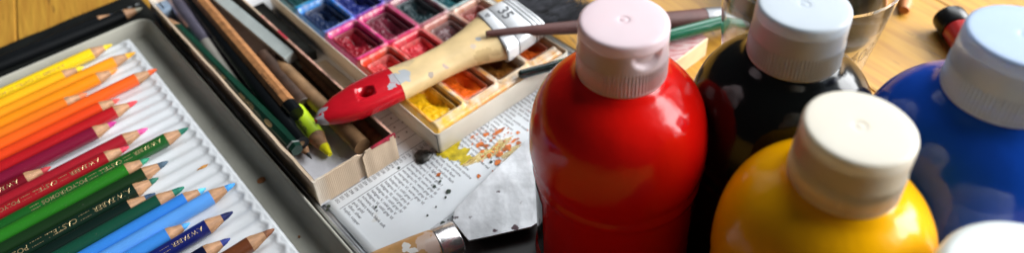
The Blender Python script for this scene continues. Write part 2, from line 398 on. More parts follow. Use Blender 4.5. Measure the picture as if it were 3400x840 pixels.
for i in range(60): disc(dt, ba(79.3+2.8*i+1.2, -195.9), .00045, PZ+.0001)
for i in range(16):
    for k, a in enumerate((-276, -268.5, -260.5)):
        if (i+k) % 2 == 0: disc(dt, ba(118+2.8*i, a), .00055, PZ+.0001)
dt.build('printed_dots', m_ink, chart, smooth=False)['kind'] = 'stuff'
for (u, v, r) in ((1490, 640, .0013), (1480, 660, .0006), (1443, 623, .0008), (1462, 606, .0006), (1471, 748, .0013), (1420, 721, .0005), (1249, 693, .0006), (1325, 561, .0007), (1092, 690, .0009), (1086, 703, .0007), (1448, 692, .0004), (1631, 541, .0008)):
    q_ = MB(); disc(q_, at(u, v, PZ), r, PZ+.0004, 12, .0004, .25, seed=u); q_.build('ink_blot', m_blot, chart, smooth=False)

# watery paint on the sheet
m_ysp = mat('yellow_wash', (.80, .62, .02), .3, var=.25, scale=220, alpha=.66)
m_osp = mat('orange_wash', (.80, .20, .03), .3, var=.3, scale=220, alpha=.82)
m_pale = mat('pale_wash', (.98, .66, .20), .4, var=.15, scale=220, alpha=.34)
sp = MB()
for (u, v, r, sa, sb) in ((1488, 497, .0062, .7, 1.2), (1522, 515, .0056, .6, 1.2), (1548, 533, .004, .6, 1), (1505, 485, .005, .5, 1.3), (1470, 488, .004, 1, 1)):
    disc(sp, at(u, v, PZ), r, PZ+.00030+.000002*len(sp.v)/40, 26, .00004, .5, sa, sb, u*.1)
sp.build('yellow_splash', m_ysp, chart, smooth=False)
sp = MB()
R2 = random.Random(3)
ol = [(1594, 482, .0024), (1615, 486, .0017), (1660, 437, .0028), (1615, 448, .0017), (1660, 515, .0022), (1688, 492, .0026), (1653, 541, .0020), (1625, 520, .0018), (1570, 456, .0012), (1722, 477, .0018), (1720, 443, .0012), (1640, 575, .0013), (1590, 588, .0012), (1458, 582, .0014), (1675, 500, .0014), (1705, 470, .0016), (1630, 470, .0012), (1602, 505, .0012), (1640, 460, .0009)]
for _ in range(60): ol.append((R2.gauss(1655, 55), R2.gauss(470, 42), R2.uniform(.0003, .0008)))
for i, (u, v, r) in enumerate(ol):
    c = at(u, v, PZ); bb, aa = to_ba(c)
    if bb > 247 or aa > -197 or (bb > 138 and aa < -232.5): continue
    disc(sp, c, r, PZ+.00042+.000002*i, 14, .00008, .8, R2.uniform(.55, .9), R2.uniform(.75, 1.15), u*.13)
sp.build('orange_splatter', m_osp, chart, smooth=False)
sp = MB()
for i, (u, v, r) in enumerate(((1590, 525, .005), (1640, 505, .006), (1700, 505, .005), (1690, 530, .004), (1560, 540, .0035), (1660, 480, .005))):
    disc(sp, at(u, v, PZ), r, PZ+.00035+.000004*i, 24, .00003, .6, .45, 1.5, u*.1)
sp.build('pale_wash', m_pale, chart, smooth=False)
dr = MB().lathe([(.0048, 0), (.0050, .0004), (.0044, .0014), (.0030, .0021), (.0012, .0023), (.0001, .0023)], at(1405, 522, PZ+.0003), 24, rfun=lambda r, z, t: r*(1+.09*math.sin(3*t+.5)+.05*math.sin(7*t)))
o = dr.build('paint_drop', mat('grey_brown_paint', (.035, .034, .028), .42, var=.6, scale=350, bump=.0003, bscale=300)); tag(o, 'round dark grey dried paint blob on the colour chart by the paint box corner', 'paint blob')

# ------------------------------------------------------------------ watercolour box with pans
PX0, PX1, PY1 = 137.5, 238.0, -233.3         # desk-grid extents; front edge at PY1
box = thing('watercolour_box', ba(187, -330, PZ), 'white watercolour paint box with paint smeared across its pan dividers', 'paint box')
m_shell = mat('shell_enamel', (.66, .60, .50), .35, var=.08, scale=25, spots=((.60, .36, .14), 38, .72))
PXA = -430
def pb(d, r, z, bk=0): return rrect(PX0+d, PX1-d, PXA+d, PY1-d, r, z, 6)
MB().rings([pb(.4, 2.4, PZ+.0004), pb(0, 2.8, PZ+.0012), pb(0, 2.8, .0180), pb(.25, 2.6, .0184), pb(.7, 2.3, .0184), pb(.95, 2, .0180), pb(1, 2, .0165), pb(2, 2, .0065)], True, True).build('box_shell', m_shell, box, angle=50)
GX = 140.0; PBp, PAp = 24.05, 38.6
ROWA = [-242.6-PAp*i for i in range(6)]       # near edge of each pan row
CW, CL = 20.6, 33.4
PANC = {  # (row, col): paint colour, colour words
 (0, 0): ((.88, .50, .008), 'bright yellow'), (0, 1): ((.84, .14, .01), 'bright orange'), (0, 2): ((.20, .075, .012), 'ochre brown'), (0, 3): ((.62, .10, .01), 'burnt orange'),
 (1, 0): ((.70, .06, .06), 'coral red'), (1, 1): ((.72, .035, .05), 'pinkish scarlet'), (1, 2): ((.17, .07, .075), 'greyish mauve'), (1, 3): ((.30, .05, .04), 'reddish brown'),
 (2, 0): ((.26, .006, .016), 'dark crimson'), (2, 1): ((.15, .014, .032), 'maroon'), (2, 2): ((.012, .03, .035), 'blackish green'), (2, 3): ((.008, .07, .08), 'dark teal'),
 (3, 0): ((.006, .018, .065), 'dark indigo'), (3, 1): ((.010, .020, .15), 'ultramarine'), (3, 2): ((.01, .03, .08), 'dark blue'), (3, 3): ((.01, .10, .10), 'turquoise'),
 (4, 0): ((.006, .05, .05), 'sea green'), (4, 1): ((.01, .03, .10), 'blue black')}
STAIN = {(0, 0): (.85, .50, .04), (0, 1): (.80, .30, .04), (0, 2): (.70, .42, .14), (0, 3): (.72, .34, .08), (1, 0): (.72, .07, .03), (1, 1): (.66, .04, .06), (1, 2): (.50, .20, .16), (1, 3): (.50, .22, .14),
 (2, 0): (.62, .02, .20), (2, 1): (.52, .02, .14), (2, 2): (.30, .10, .14), (2, 3): (.10, .35, .38), (3, 0): (.01, .22, .62), (3, 1): (.04, .06, .40), (3, 2): (.04, .07, .25), (3, 3): (.05, .25, .35), (4, 0): (.03, .22, .30), (4, 1): (.03, .10, .30)}
def cell_center(r, c): return GX+PBp*(c+.5), ROWA[r]-CL/2
def sdf(b, a):
    best = 9e9; bc = (0, 0)
    for r in range(5):
        for c in range(4):
            cb, ca = cell_center(r, c)
            dx = abs(b-cb)-(CW/2-2.2); dy = abs(a-ca)-(CL/2-2.2)
            d = math.hypot(max(dx, 0), max(dy, 0))+min(max(dx, dy), 0)-2.2
            if d < best: best = d; bc = (r, c)
    return best, bc
gb = [PX0+1.6+.7*i for i in range(140)]; gb = [b for b in gb if b <= PX1-1.4]
ga = [PY1-1.4-.7*i for i in range(276)]; ga = [a for a in ga if a >= PXA+2]
hf = MB(); hf.c = []
ZT = .0196
for a in ga:
    for b in gb:
        d, (r, c) = sdf(b, a)
        edge = min(b-PX0-1.4, PX1-1.2-b, PY1-1.2-a)            # distance to the tray rim
        t = smooth01((d+1.0)/1.3)
        z = .0085+(ZT-.0085)*t
        if d > 0: z += -.0010*smooth01((d-1.6)/2.2)            # dividers are crowned, the margin dips
        z -= .0028*smooth01((3.2-edge)/2.6)*(1 if edge < 3.2 else 0)
        if edge < 1.2: z -= .0006*(1.2-edge)
        z += .00012*nz(b*.5, a*.5)
        hf.v.append(ba(b, a, z))
        # paint stain: blend of the pans around this point
        ws = 0; cc = [0, 0, 0]
        for (rr, c2), colr in STAIN.items():
            cb, ca = cell_center(rr, c2)
            dd = math.hypot(max(abs(b-cb)-CW/2, 0), max(abs(a-ca)-CL/2, 0))+1.3+1.2*nz(b*.18+rr*7, a*.18+c2*5)
            w = 1/max(dd, .25)**2.6; ws += w
            for i in range(3): cc[i] += colr[i]*w
        st = [x/ws for x in cc]
        nn = nz(b*.22, a*.16, 3)+.5*nz(b*.6, a*.5, 9)
        if r == 0:   amt = .62+.7*nn-(.18 if b > 190 else 0)+.35*smooth01((4-edge)/3)
        else:        amt = 1.02+.45*nn-.22*smooth01((b-196)/20)
        if d > .2 and d < .95 and edge > 3: amt -= .30           # worn ridge edges
        amt = max(.08, min(1, amt))
        hf.c.append(lerp((.70, .62, .52), st, amt))
n = len(gb)
hf.f = [(i*n+j, i*n+j+1, (i+1)*n+j+1, (i+1)*n+j) for i in range(len(ga)-1) for j in range(n-1)]
hf.build('pan_holder', vcol_mat('pan_holder_enamel', .28), box, angle=80)
m_blk = mat('seam_dark', (.02, .018, .015), .5)
MB().tube([ba(PX0-.05, PY1-2.0, .0178), ba(PX0+.25, PY1-.25, .0178), ba(PX0+.25, PY1-.25, PZ+.001)], .00022, 6, up=(1, 0, 0)).build('corner_seam', m_blk, box)

def rr_local(cx, cy, w, l, r, z, n=5):
    out = []
    for (sx, sy, s0) in ((1, 1, 0), (-1, 1, 90), (-1, -1, 180), (1, -1, 270)):
        for i in range(n+1):
            t = math.radians(s0+90*i/n); out.append(ba(cx+sx*(w/2-r)+r*math.cos(t), cy+sy*(l/2-r)+r*math.sin(t), z))
    return out
rowname = ['front row of the paint box', 'second row, by the brush handle', 'third row behind the handle', 'fourth row of the paint box', 'fifth row at the picture edge']
for (r, c), (pc, word) in PANC.items():
    cb, ca = cell_center(r, c)
    p0 = ba(cb, ca, .0085)
    lab = '%s watercolour pan in the %s' % (word, rowname[r])
    pan = thing('paint_pan', p0, lab, 'paint pan', 'watercolour pans in the white box')
    cb += R.uniform(-.4, .4); ca += R.uniform(-.6, .6)
    w, l = 17.6, 29.0
    pcol = lerp(pc, (.62, .50, .42), .20 if r else .34) if sum(pc) > .3 else lerp(pc, (.3, .3, .32), .10)
    zt = .0166
    def ring(d, rad, z): return rr_local(cb, ca, w-2*d, l-2*d, rad, z)
    MB().rings([ring(1.0, 1.6, .0087), ring(0, 2.6, zt-.0006), ring(.2, 2.4, zt), ring(.9, 2.0, zt+.0001), ring(1.25, 1.8, zt-.0004), ring(2.0, 1.2, .0092)], True, False).build(
        'pan', mat('pan_plastic_%s' % word.replace(' ', '_'), pcol, .35, var=.25, scale=160, coat=.1, sss=.0), pan, angle=60)
    m = mat('paint_%s' % word.replace(' ', '_'), pc, .34, var=.16, scale=90, coat=.12, bump=.0003, bscale=80)
    nbp, nap = 22, 34; pm = MB()
    hx, hy = R.uniform(.1, .28), R.uniform(-.25, .1)
    for j in range(nap+1):
        for i in range(nbp+1):
            u = i/nbp-.5; v = j/nap-.5
            b = cb+u*(w-3.0); a = ca+v*(l-3.0)
            d = math.hypot((u-hx)*1.6, (v-hy)*1.0)
            wear = math.exp(-(d/.30)**2)
            z = zt-.0022-.0046*wear+.0009*nz(b*.55+r*9, a*.45+c*5)+.0004*nz(b*1.6, a*1.5, r)-.0010*max(u, 0)
            pm.v.append(ba(b, a, max(z, .0094)))
    n = nbp+1
    pm.f = [(j*n+i, j*n+i+1, (j+1)*n+i+1, (j+1)*n+i) for j in range(nap) for i in range(nbp)]
    pm.build('paint', m, pan, angle=70)

# ------------------------------------------------------------------ cardboard box of pencils
m_card = mat('cardboard', (.62, .47, .33), .75, var=.08, scale=40, bump=.00006, wave=420, stretch=(1, 1, .05), spots=((.75, .66, .55), 25, .62))
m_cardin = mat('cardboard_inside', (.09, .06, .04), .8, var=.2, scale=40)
m_lining = mat('white_lining', (.72, .72, .76), .75, var=.1, scale=70, bump=.0002, bscale=300)
m_edge = mat('cardboard_edge', (.78, .68, .57), .8, var=.12, scale=200)
X0, X1, Y1, Y0, Z0, Z1 = 72.6, 120.6, -248.3, -474, .0040, .0220
cbx = thing('pencil_box', ba(96, -360, Z0), 'open tan cardboard box with torn front flap, full of used pencils', 'cardboard box')
MB().bbox(X0, X1, Y0, Y1, Z0-.0004, Z0+.0008).build('floor', m_lining, cbx, smooth=False)
def wavy_wall(pb0, pb1, th, z0, ztop, n=40, amp=.0003, seed=0.0):
    """wall between two desk-grid points with a slightly ragged top edge"""
    p0 = ba(*pb0); p1 = ba(*pb1); d = (p1-p0).normalized(); s = Vector((-d.y, d.x, 0))*th/2
    rr = []
    for i in range(n+1):
        t = i/n; p = p0+(p1-p0)*t; zt = (ztop(t) if callable(ztop) else ztop)+amp*nz(t*18+seed, seed)
        bow = s.normalized()*(.0004*nz(t*5+seed, seed+4))
        rr.append([p-s+bow+Vector((0, 0, z0)), p+s+bow+Vector((0, 0, z0)), p+s+bow+Vector((0, 0, zt)), p-s+bow+Vector((0, 0, zt))])
    return MB().rings(rr)
wavy_wall((X0+.7, Y0), (X0+.7, -318), .0012, Z0+.0008, .0217, 30, seed=1).build('side_panel', m_card, cbx, angle=30)
wavy_wall((X0+.55, -317.8), (X0+.55, Y1-1.3), .0015, Z0+.0008, lambda t: .0212+.0006*t, 20, seed=2).build('side_panel', m_card, cbx, angle=30)
wavy_wall((X1-.7, Y0), (X1-.7, Y1-1.3), .0011, Z0+.0008, .0218, 40, amp=.0004, seed=3).build('side_panel', m_card, cbx, angle=30)
fr1 = wavy_wall((X0, Y1-.6), (101.5, Y1-.6), .0013, Z0-.0002, lambda t: .0217-.0020*smooth01((t-.86)/.14), 24, seed=4).build('front_panel', m_card, cbx, angle=30)
wavy_wall((100.2, Y1+.75), (X1, Y1+.75), .0011, Z0-.0002, lambda t: .0198+.0024*smooth01(t/.12), 24, seed=5).build('torn_flap', m_card, cbx, angle=30)
wavy_wall((X0, Y0-.7), (X1, Y0-.7), .0012, Z0, .022, 10, seed=6).build('back_panel', m_card, cbx, angle=30)
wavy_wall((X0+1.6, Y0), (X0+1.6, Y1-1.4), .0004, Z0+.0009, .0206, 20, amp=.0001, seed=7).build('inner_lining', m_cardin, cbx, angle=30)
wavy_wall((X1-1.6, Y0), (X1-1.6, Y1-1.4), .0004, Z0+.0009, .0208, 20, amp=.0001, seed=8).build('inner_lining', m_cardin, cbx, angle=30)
rd = MB()
rr = []
m_redp = mat('red_paint_smear', (.45, .02, .05), .4, var=.4, scale=200)
for i in range(17):
    t = i/16; b = 106+t*(X1-106+.4); w = .0010+.0022*t*t*(1+.5*nz(t*9, 2))
    o_ = ba(b, Y1+1.42, 0); zt = .02245
    rr.append([o_+Vector((0, 0, zt-w)), o_+Vector((0, 0, zt)), ba(b, Y1+.05, zt), ba(b, Y1+.05, zt-.0004)])
rd.rings(rr); rd.build('red_smear', m_redp, cbx, angle=30)
rr = []
for i in range(31):
    t = i/30; a = -400+t*(Y1+400); rr.append([ba(X1-1.35, a, .0222), ba(X1-.02, a, .0222), ba(X1-.02, a, .0217), ba(X1-1.35, a, .0217)])
MB().rings(rr).build('edge_line', mat('rubbed_edge', (.55, .30, .22), .7, var=.35, scale=120, spots=((.45, .03, .05), 60, .55)), cbx, angle=30)

def stick(name, p_near, p_far, r, label, cat, parts, n=20, group='drawing tools in the cardboard box'):
    """parts: list of (part name, t0, t1, r0, r1, material) in metres from the near end"""
    d = (p_far-p_near).normalized()
    root = thing(name, p_near, label, cat, group)
    obs = []
    for (pn, t0, t1, r0, r1, m, *rest) in parts:
        nn = rest[0] if rest else n
        obs.append(MB().tube([p_near+d*t0, p_near+d*(t0+(t1-t0)*.5), p_near+d*t1], [r0, (r0+r1)/2, r1], nn, phase=PI/6).build(pn, m, root, angle=35))
    return root, d, obs
m_dgreen = mat('dark_green_lacquer', (.004, .032, .018), .22, var=.1, coat=.6)
m_silver = mat('silver_band', (.60, .62, .60), .3, metal=.6, var=.1)
m_blackl = mat('black_lacquer', (.004, .005, .006), .25, var=.1)
m_graph = mat('graphite', (.02, .02, .022), .35, var=.2, metal=.2)
m_cedar = mat('raw_cedar', (.36, .155, .055), .5, var=.2, scale=60, stretch=(4, 4, 4), bump=.0001, bscale=300)
m_tan = mat('tan_wood', (.30, .17, .08), .55, var=.22, scale=70, bump=.0002, bscale=200)
m_dkw = mat('dark_stained_wood', (.045, .026, .018), .6, var=.3, scale=80, bump=.0002, bscale=200)
m_neon = mat('fluorescent_yellow', (.62, .86, .03), .35, var=.06, scale=60)
m_neonl = mat('neon_lead', (.88, .82, .01), .4, var=.08)
m_white = mat('white_chalk', (.50, .56, .54), .6, var=.06, scale=80)
m_grey = mat('grey_handle', (.25, .23, .20), .5, var=.1)
m_purp = mat('purple_metal', (.42, .38, .50), .22, metal=.85, var=.15, scale=90, bump=.0001, bscale=200)
# a: green hexagonal pencil along the left wall
near, far = at(987, 500, .0165), at(552, 54, .0165)
L = (far-near).length
g_, d, obs = stick('graphite_pencil', near, far, .0038, 'dark green hexagonal pencil with gold print lying along the left wall of the cardboard box', 'pencil',
   [('end_cap', 0, .0030, .0035, .0040, m_dgreen, 6), ('silver_band', .0030, .0042, .00405, .00405, m_silver, 6), ('barrel', .0042, L-.018, .0040, .0040, m_dgreen, 6), ('sharpened_wood', L-.018, L-.004, .0038, .0012, m_wood), ('lead', L-.004, L, .0011, .0003, m_graph)])
# gold print on the upper facet that faces the viewer
sd = d.cross(Vector((0, 0, 1))).normalized(); u_ = sd.cross(d).normalized()
tm = MB()
def facet_text(mb, s, size, t, ang, rad):
    nrm = sd*math.cos(ang)+u_*math.sin(ang); tang = (-sd*math.sin(ang)+u_*math.cos(ang))
    vs, fs = text_geo(s, size); w = max(v.x for v in vs)
    mb.add([near+d*(t-v.x)+tang*(.36*size-v.y)+nrm*rad for v in vs], fs)
for (s, size, t) in (('FABER-CASTELL', .0026, .062), ('9000', .0026, .085), ('A.W.', .0026, .098), ('GERMANY', .0020, .12)):
    facet_text(tm, s, size, t, math.radians(120), .0040*math.cos(PI/6)+.00008)
nrm = sd*math.cos(math.radians(120))+u_*math.sin(math.radians(120)); tang = -sd*math.sin(math.radians(120))+u_*math.cos(math.radians(120))
ov = [near+d*(.027+.0042*math.cos(2*PI*i/20))+tang*(.0013*math.sin(2*PI*i/20))+nrm*(.0040*math.cos(PI/6)+.00008) for i in range(20)]
tm.add(ov, [tuple(range(20))]); tm.build('gold_print', m_gold, g_, smooth=False)
# d: black round pencil
near, far = at(1002, 477, .0150), at(632, 0, .0150)
L = (far-near).length+.02
stick('black_pencil', near, far, .0043, 'thick black round pencil with a bare grey end, in the middle of the cardboard box', 'pencil',
   [('core', -.0001, .002, .0016, .0016, m_tan), ('barrel', 0, L, .0043, .0043, m_blackl)])
# e: graphite point peeking out under it
near, far = at(1034, 528, .0085), at(1003, 489, .0088)
stick('pencil_stub', near, near+(at(660, 30, .0095)-near), .0035, 'sharp graphite point of a pencil showing below the thick black one', 'pencil',
   [('lead', 0, .0045, .0003, .0012, m_graph), ('sharpened_wood', .0045, .012, .0011, .0034, m_wood), ('barrel', .012, .15, .0035, .0035, m_blackl)])
# fluorescent yellow pencil
near, far = at(1098, 517, .0080), at(985, 372, .0102)
yp, d, obs = stick('fluorescent_pencil', near, far, .0046, 'thick fluorescent yellow pencil with blunt yellow lead pointing at the torn flap', 'pencil',
   [('lead', .0006, .0078, .0013, .0029, m_neonl), ('sharpened_wood', .0078, .0168, .0028, .0050, m_wood), ('barrel', .0168, .052, .0052, .0052, m_neon)])
sd = d.cross(Vector((0, 0, 1))).normalized(); u_ = sd.cross(d).normalized()
tm = MB()
for row, ang in enumerate((128, 62)):
    vs, fs = text_geo('TEXTLINER DRY 1148' if row == 0 else '|||||||||||', .0030 if row == 0 else .0016)
    out = []
    for v in vs:
        t = math.radians(ang)+(v.y-.001)/.0052; out.append(near+d*(.020+v.x)+(sd*math.cos(t)+u_*math.sin(t))*.00527)
    tm.add(out, fs)
tm.build('black_print', m_ink, yp, smooth=False)
tipm = MB().lathe([(.0002, 0)], near); 
# f: brown hexagonal pencil with black dipped end
near, far = at(985, 378, .0182), at(668, 0, .0182)
L = (far-near).length+.02
bp, d, obs = stick('cedar_pencil', near, far, .0042, 'natural cedar pencil with black dipped end and dark print, resting on the yellow one', 'pencil',
   [('dipped_end', 0, .0095, .0043, .0046, m_blackl, 18), ('barrel', .0095, L, .0045, .0045, m_cedar, 8)])
sd = d.cross(Vector((0, 0, 1))).normalized(); u_ = sd.cross(d).normalized()
tm = MB()
vs, fs = text_geo('PITT  CARBON', .0036)
ang = math.radians(120)
nrm = sd*math.cos(ang)+u_*math.sin(ang); tang = -sd*math.sin(ang)+u_*math.cos(ang)
for v0 in (0,):
    out = []
    w = max(v.x for v in vs)
    for v in vs:
        t = ang-(v.y-.0013)/.0045; out.append(near+d*(.018+w-v.x)+(sd*math.cos(t)+u_*math.sin(t))*.00458)
    tm.add(out, fs)
tm.build('dark_print', mat('faded_print', (.07, .04, .025), .5), bp, smooth=False)
# g: hollow stick
near, far = at(1010, 352, .0110), at(800, 95, .0110)
d = (far-near).normalized()
hs = thing('hollow_stick', near, 'dark brown hollow cane stick with open round end beside the cedar pencil', 'cane stick', 'drawing tools in the cardboard box')
MB().tube([near+d*.06, near+d*.0006, near, near+d*.0004, near+d*.03], [.0056, .0056, .0050, .0034, .0034], 24, cap0=True, cap1=True).build('cane', m_tan and mat('cane_bark', (.06, .03, .018), .6, var=.35, scale=90), hs)
# h: white tipped pencil
near, far = at(1204, 488, .0115), at(908, 193, .0125)
L = (far-near).length
stick('charcoal_pencil', near, far, .0046, 'bare wooden pencil with a white tip passing under the red brush end', 'pencil',
   [('barrel', 0, L-.016, .0049, .0049, m_tan), ('sharpened_wood', L-.016, L-.005, .0048, .0022, m_tan), ('lead', L-.005, L, .0022, .0006, mat('white_lead', (.75, .78, .85), .5))])
# i: white square chalk stick
near, far = at(968, 192, .0155), at(735, -4, .0155)
L = (far-near).length+.03
d = (far-near).normalized()
ch = thing('chalk_stick', near, 'long white square chalk stick near the right wall of the cardboard box', 'chalk stick', 'drawing tools in the cardboard box')
MB().tube([near, near+d*L], [.0052, .0052], 4, phase=PI/4+.25).build('stick', m_white, ch, smooth=False, bevel=.0004)
# j: paper stump
near, far = at(1008, 233, .0088), at(800, 40, .0088)
stick('paper_stump', near, far, .0032, 'pale round end of a paper stump in the shade by the right wall', 'paper stump', [('stump', 0, .10, .0031, .0033, mat('stump_paper', (.42, .38, .27), .8, var=.15))])
# k: brown stick at the front right
near, far = at(1262, 474, .0085), at(1085, 290, .0085)
stick('wooden_stick', near, far, .0046, 'plain brown wooden stick in the front right corner of the cardboard box', 'stick', [('stick', 0, .09, .0046, .0046, m_cedar)])
near, far = at(1160, 425, .0085), at(1000, 250, .0085)
stick('wooden_stick', near, far, .0035, 'dark stained stick half hidden under the red brush end', 'stick', [('stick', 0, .09, .0036, .0036, m_dkw)])
# c: brush with purple metal ferrule
far = at(588, 8, .0140); mid = at(684, 140, .0128); near = at(835, 352, .0095)
br = thing('slim_brush', mid, 'slim brush with shiny purple-silver ferrule and grey handle in the cardboard box', 'paintbrush', 'drawing tools in the cardboard box')
MB().tube([mid, mid+(far-mid)*.10, mid+(far-mid)*.12, mid+(far-mid)*.55, mid+(far-mid)*.57, mid+(far-mid)*1.15], [.0042, .0044, .0047, .0050, .0053, .0056], 20).build('ferrule', m_purp, br)
MB().tube([mid+(far-mid)*.04, near], [.0042, .0038], 16).build('handle', m_grey, br)
# b: grey-blue eraser
c = at(543, 32, .0120); cb_, ca_ = to_ba(c)
er = MB().rings([rr_local(cb_, ca_, 13-2*i_, 17-2*i_, 4, z_) for (i_, z_) in ((.8, .0058), (0, .0068), (0, .0150), (.4, .0164), (1.4, .0172), (3, .0175))]).build('eraser', mat('pale_blue_rubber', (.20, .27, .36), .5, var=.12), None)
tag(er, 'rounded grey-blue eraser at the far end of the cardboard box', 'eraser')
# black sleeve and paper scrap between the two boxes
bk = MB().prism([ba(121.6, -358), ba(132, -354.5), ba(133, -430), ba(121.8, -430)], PZ+.0004, .0115).build('card_sleeve', mat('black_card', (.008, .009, .008), .75, spec=.2, var=.4, scale=120), None, smooth=False, bevel=.0005)
tag(bk, 'flat black card sleeve lying between the cardboard box and the paint box', 'card sleeve')
ps = MB().prism([ba(121.8, -352), ba(134.5, -350), ba(135.2, -318), ba(128, -313), ba(122, -322)], PZ+.0003, PZ+.0011).build('paper_scrap', mat('beige_paper', (.52, .47, .38), .8, var=.1, scale=60, spots=((.5, .22, .05), 60, .70)), None, smooth=False)
tag(ps, 'scrap of beige paper in the gap below the black card sleeve', 'paper scrap')

# ------------------------------------------------------------------ flat brush
ZB = .0280
fb = thing('flat_brush', at(1310, 290, ZB), 'wide flat brush with red tipped cream handle lying across the paint box', 'paintbrush')
st = [((1047, 408), (1043, 398)), ((1078, 409), (1058, 374)), ((1135, 402), (1105, 330)), ((1200, 385), (1165, 290)), ((1270, 355), (1228, 259)), ((1345, 318), (1286, 238)), ((1346, 317.5), (1287, 237.6)),
      ((1432, 273), (1382, 200)), ((1500, 238), (1448, 166)), ((1560, 212), (1497, 134)), ((1610, 198), (1532, 108)), ((1655, 190), (1558, 82)), ((1690, 184), (1588, 58))]
def brush_rings(stations, ht, n=24):
    rr = []
    for (lo, hi), h in zip(stations, ht):
        p, q = at(*lo, ZB), at(*hi, ZB); c = (p+q)/2; w = (q-p)/2
        ring = []
        for i in range(n):
            t = 2*PI*i/n; cx, sx = math.cos(t), math.sin(t)
            ring.append(c+w*(abs(cx)**.75*(1 if cx > 0 else -1))+Vector((0, 0, h*(abs(sx)**.75*(1 if sx > 0 else -1)))))
        rr.append(ring)
    return rr
hts = [.0012, .0034, .0054, .0062, .0064, .0064, .0064, .0064, .0064, .0064, .0066, .0068, .0068]
m_redh = mat('red_handle_paint', (.52, .005, .014), .28, var=.08, scale=60, coat=.4, bump=.00015, bscale=150, blots=[(tuple(at(u, v, ZB+dz)-at(1310, 290, ZB)), r, (.40, .37, .40)) for (u, v, dz, r) in ((1062, 388, .001, .0038), (1078, 402, 0, .0034), (1078, 372, .002, .0028), (1318, 258, .005, .0048), (1300, 285, .006, .0024))])
m_cream = mat('cream_beech', (.74, .54, .27), .42, var=.12, scale=45, coat=.15, bump=.0002, bscale=90, spots=((.60, .45, .25), 60, .62), blots=[(tuple(at(u, v, ZB+dz)-at(1310, 290, ZB)), r, cc) for (u, v, dz, r, cc) in ((1332, 256, .005, .0046, (.38, .40, .42)), (1570, 150, .006, .0022, (.60, .47, .36)), (1430, 245, .005, .002, (.35, .28, .22)), (1480, 215, .006, .0025, (.50, .36, .30)), (1590, 130, .006, .002, (.40, .40, .40)), (1640, 172, .005, .0040, (.55, .38, .18)), (1600, 185, .003, .0045, (.56, .39, .18)))])
hr = brush_rings(st[:6], hts[:6]); hc = brush_rings(st[6:], hts[6:])
ho = MB().rings(hc).build('handle', m_cream, fb, angle=60)
ro = MB().rings(hr).build('red_tip', m_redh, fb, angle=60)
# hanging hole: a dark recessed cup
hcx = at(1214, 302, ZB+.0062)
cut = MB().tube([hcx+Vector((0, 0, .004)), hcx-Vector((0, 0, .0075))], [.0044, .0042], 28, up=(1, 0, 0)).build('hole_cutter', None, None)
bo = ro.modifiers.new('hole', 'BOOLEAN'); bo.object = cut; bo.operation = 'DIFFERENCE'; bo.solver = 'EXACT'
bpy.context.view_layer.update()
me2 = bpy.data.meshes.new_from_object(ro.evaluated_get(bpy.context.evaluated_depsgraph_get()))
ro.modifiers.clear(); ro.data = me2
bpy.data.objects.remove(cut)
def patch_on(mb, u, v, r, z, sx=1.0, sy=1.0, seed=0.0):
    c = at(u, v, z); mb.prism([c+BV*(r*sx*(1+.7*nz(1.7*math.cos(2*PI*i/18)+seed, 1.7*math.sin(2*PI*i/18)))*math.cos(2*PI*i/18))+AV*(r*sy*(1+.7*nz(1.7*math.cos(2*PI*i/18)+seed, 1.7*math.sin(2*PI*i/18)))*math.sin(2*PI*i/18)) for i in range(18)], z-.0035, z)
# ferrule
N1, N2, F2, F1 = at(1588, 58, ZB), at(1692, 182, ZB), at(1812, 96, ZB), at(1690, 4, ZB)
m_fer = mat('nickel_ferrule', (.78, .79, .81), .34, metal=.35, var=.1, scale=50, bump=.00015, bscale=80)
m_groove = mat('ferrule_groove', (.10, .10, .11), .4, metal=.5)
def fer_ring(t, ex, h):
    p = N1+(F1-N1)*t; q = N2+(F2-N2)*t; c = (p+q)/2; w = (q-p)/2*ex
    ring = []
    for i in range(40):
        a_ = 2*PI*i/40; cx, sx = math.cos(a_), math.sin(a_)
        ring.append(c+w*(abs(cx)**.45*(1 if cx > 0 else -1))+Vector((0, 0, h*(abs(sx)**.45*(1 if sx > 0 else -1)))))
    return ring
MB().rings([fer_ring(t, ex, h) for (t, ex, h) in ((-.05, 1.01, .0068), (0, 1.02, .0071), (.25, 1.02, .0071), (.27, 1.005, .0068), (.29, 1.02, .0071), (.72, 1.02, .0070), (.74, 1.005, .0067), (.76, 1.02, .0070), (.82, 1.02, .0069), (.84, 1.005, .0066), (.86, 1.02, .0068), (.92, 1.02, .0066), (.94, 1.0, .0063), (1.0, 1.0, .0062))]).build('ferrule', m_fer, fb, angle=50)
for t in (-.03, .27, .74, .84, .94):
    MB().rings([fer_ring(t-.010, 1.018, .00695), fer_ring(t, 1.026, .00722), fer_ring(t+.010, 1.018, .00695)], False, False).build('groove', m_groove, fb)
tm = MB(); fl = (F1-N1).normalized(); wd = (N2-N1).normalized()
vs, fs = text_geo('35', .0115)
ctr = (N1+F1+N2+F2)/4
w_ = max(v.x for v in vs)
o0 = N1+(F1-N1)*.40+(N2-N1)*.22
tm.add([o0+wd*v.x*1.0+fl*v.y+Vector((0, 0, .0072)) for v in vs], fs)
o1 = N1+(F1-N1)*.115+(N2-N1)*.22                       # small heart emblem
hp = []
for i in range(28):
    t = 2*PI*i/28; hp.append((16*math.sin(t)**3/16, (13*math.cos(t)-5*math.cos(2*t)-2*math.cos(3*t)-math.cos(4*t))/16))
vs = [o1+wd*(x*.0019)+fl*(y*.0019)+Vector((0, 0, .00725)) for x, y in hp]+[o1+wd*(x*.0010)+fl*(y*.0010)+Vector((0, 0, .00725)) for x, y in hp]
tm.add(vs, [(i, (i+1) % 28, 28+(i+1) % 28, 28+i) for i in range(28)])
tm.build('stamped_number', m_groove, fb, smooth=False)
bm_ = MB()
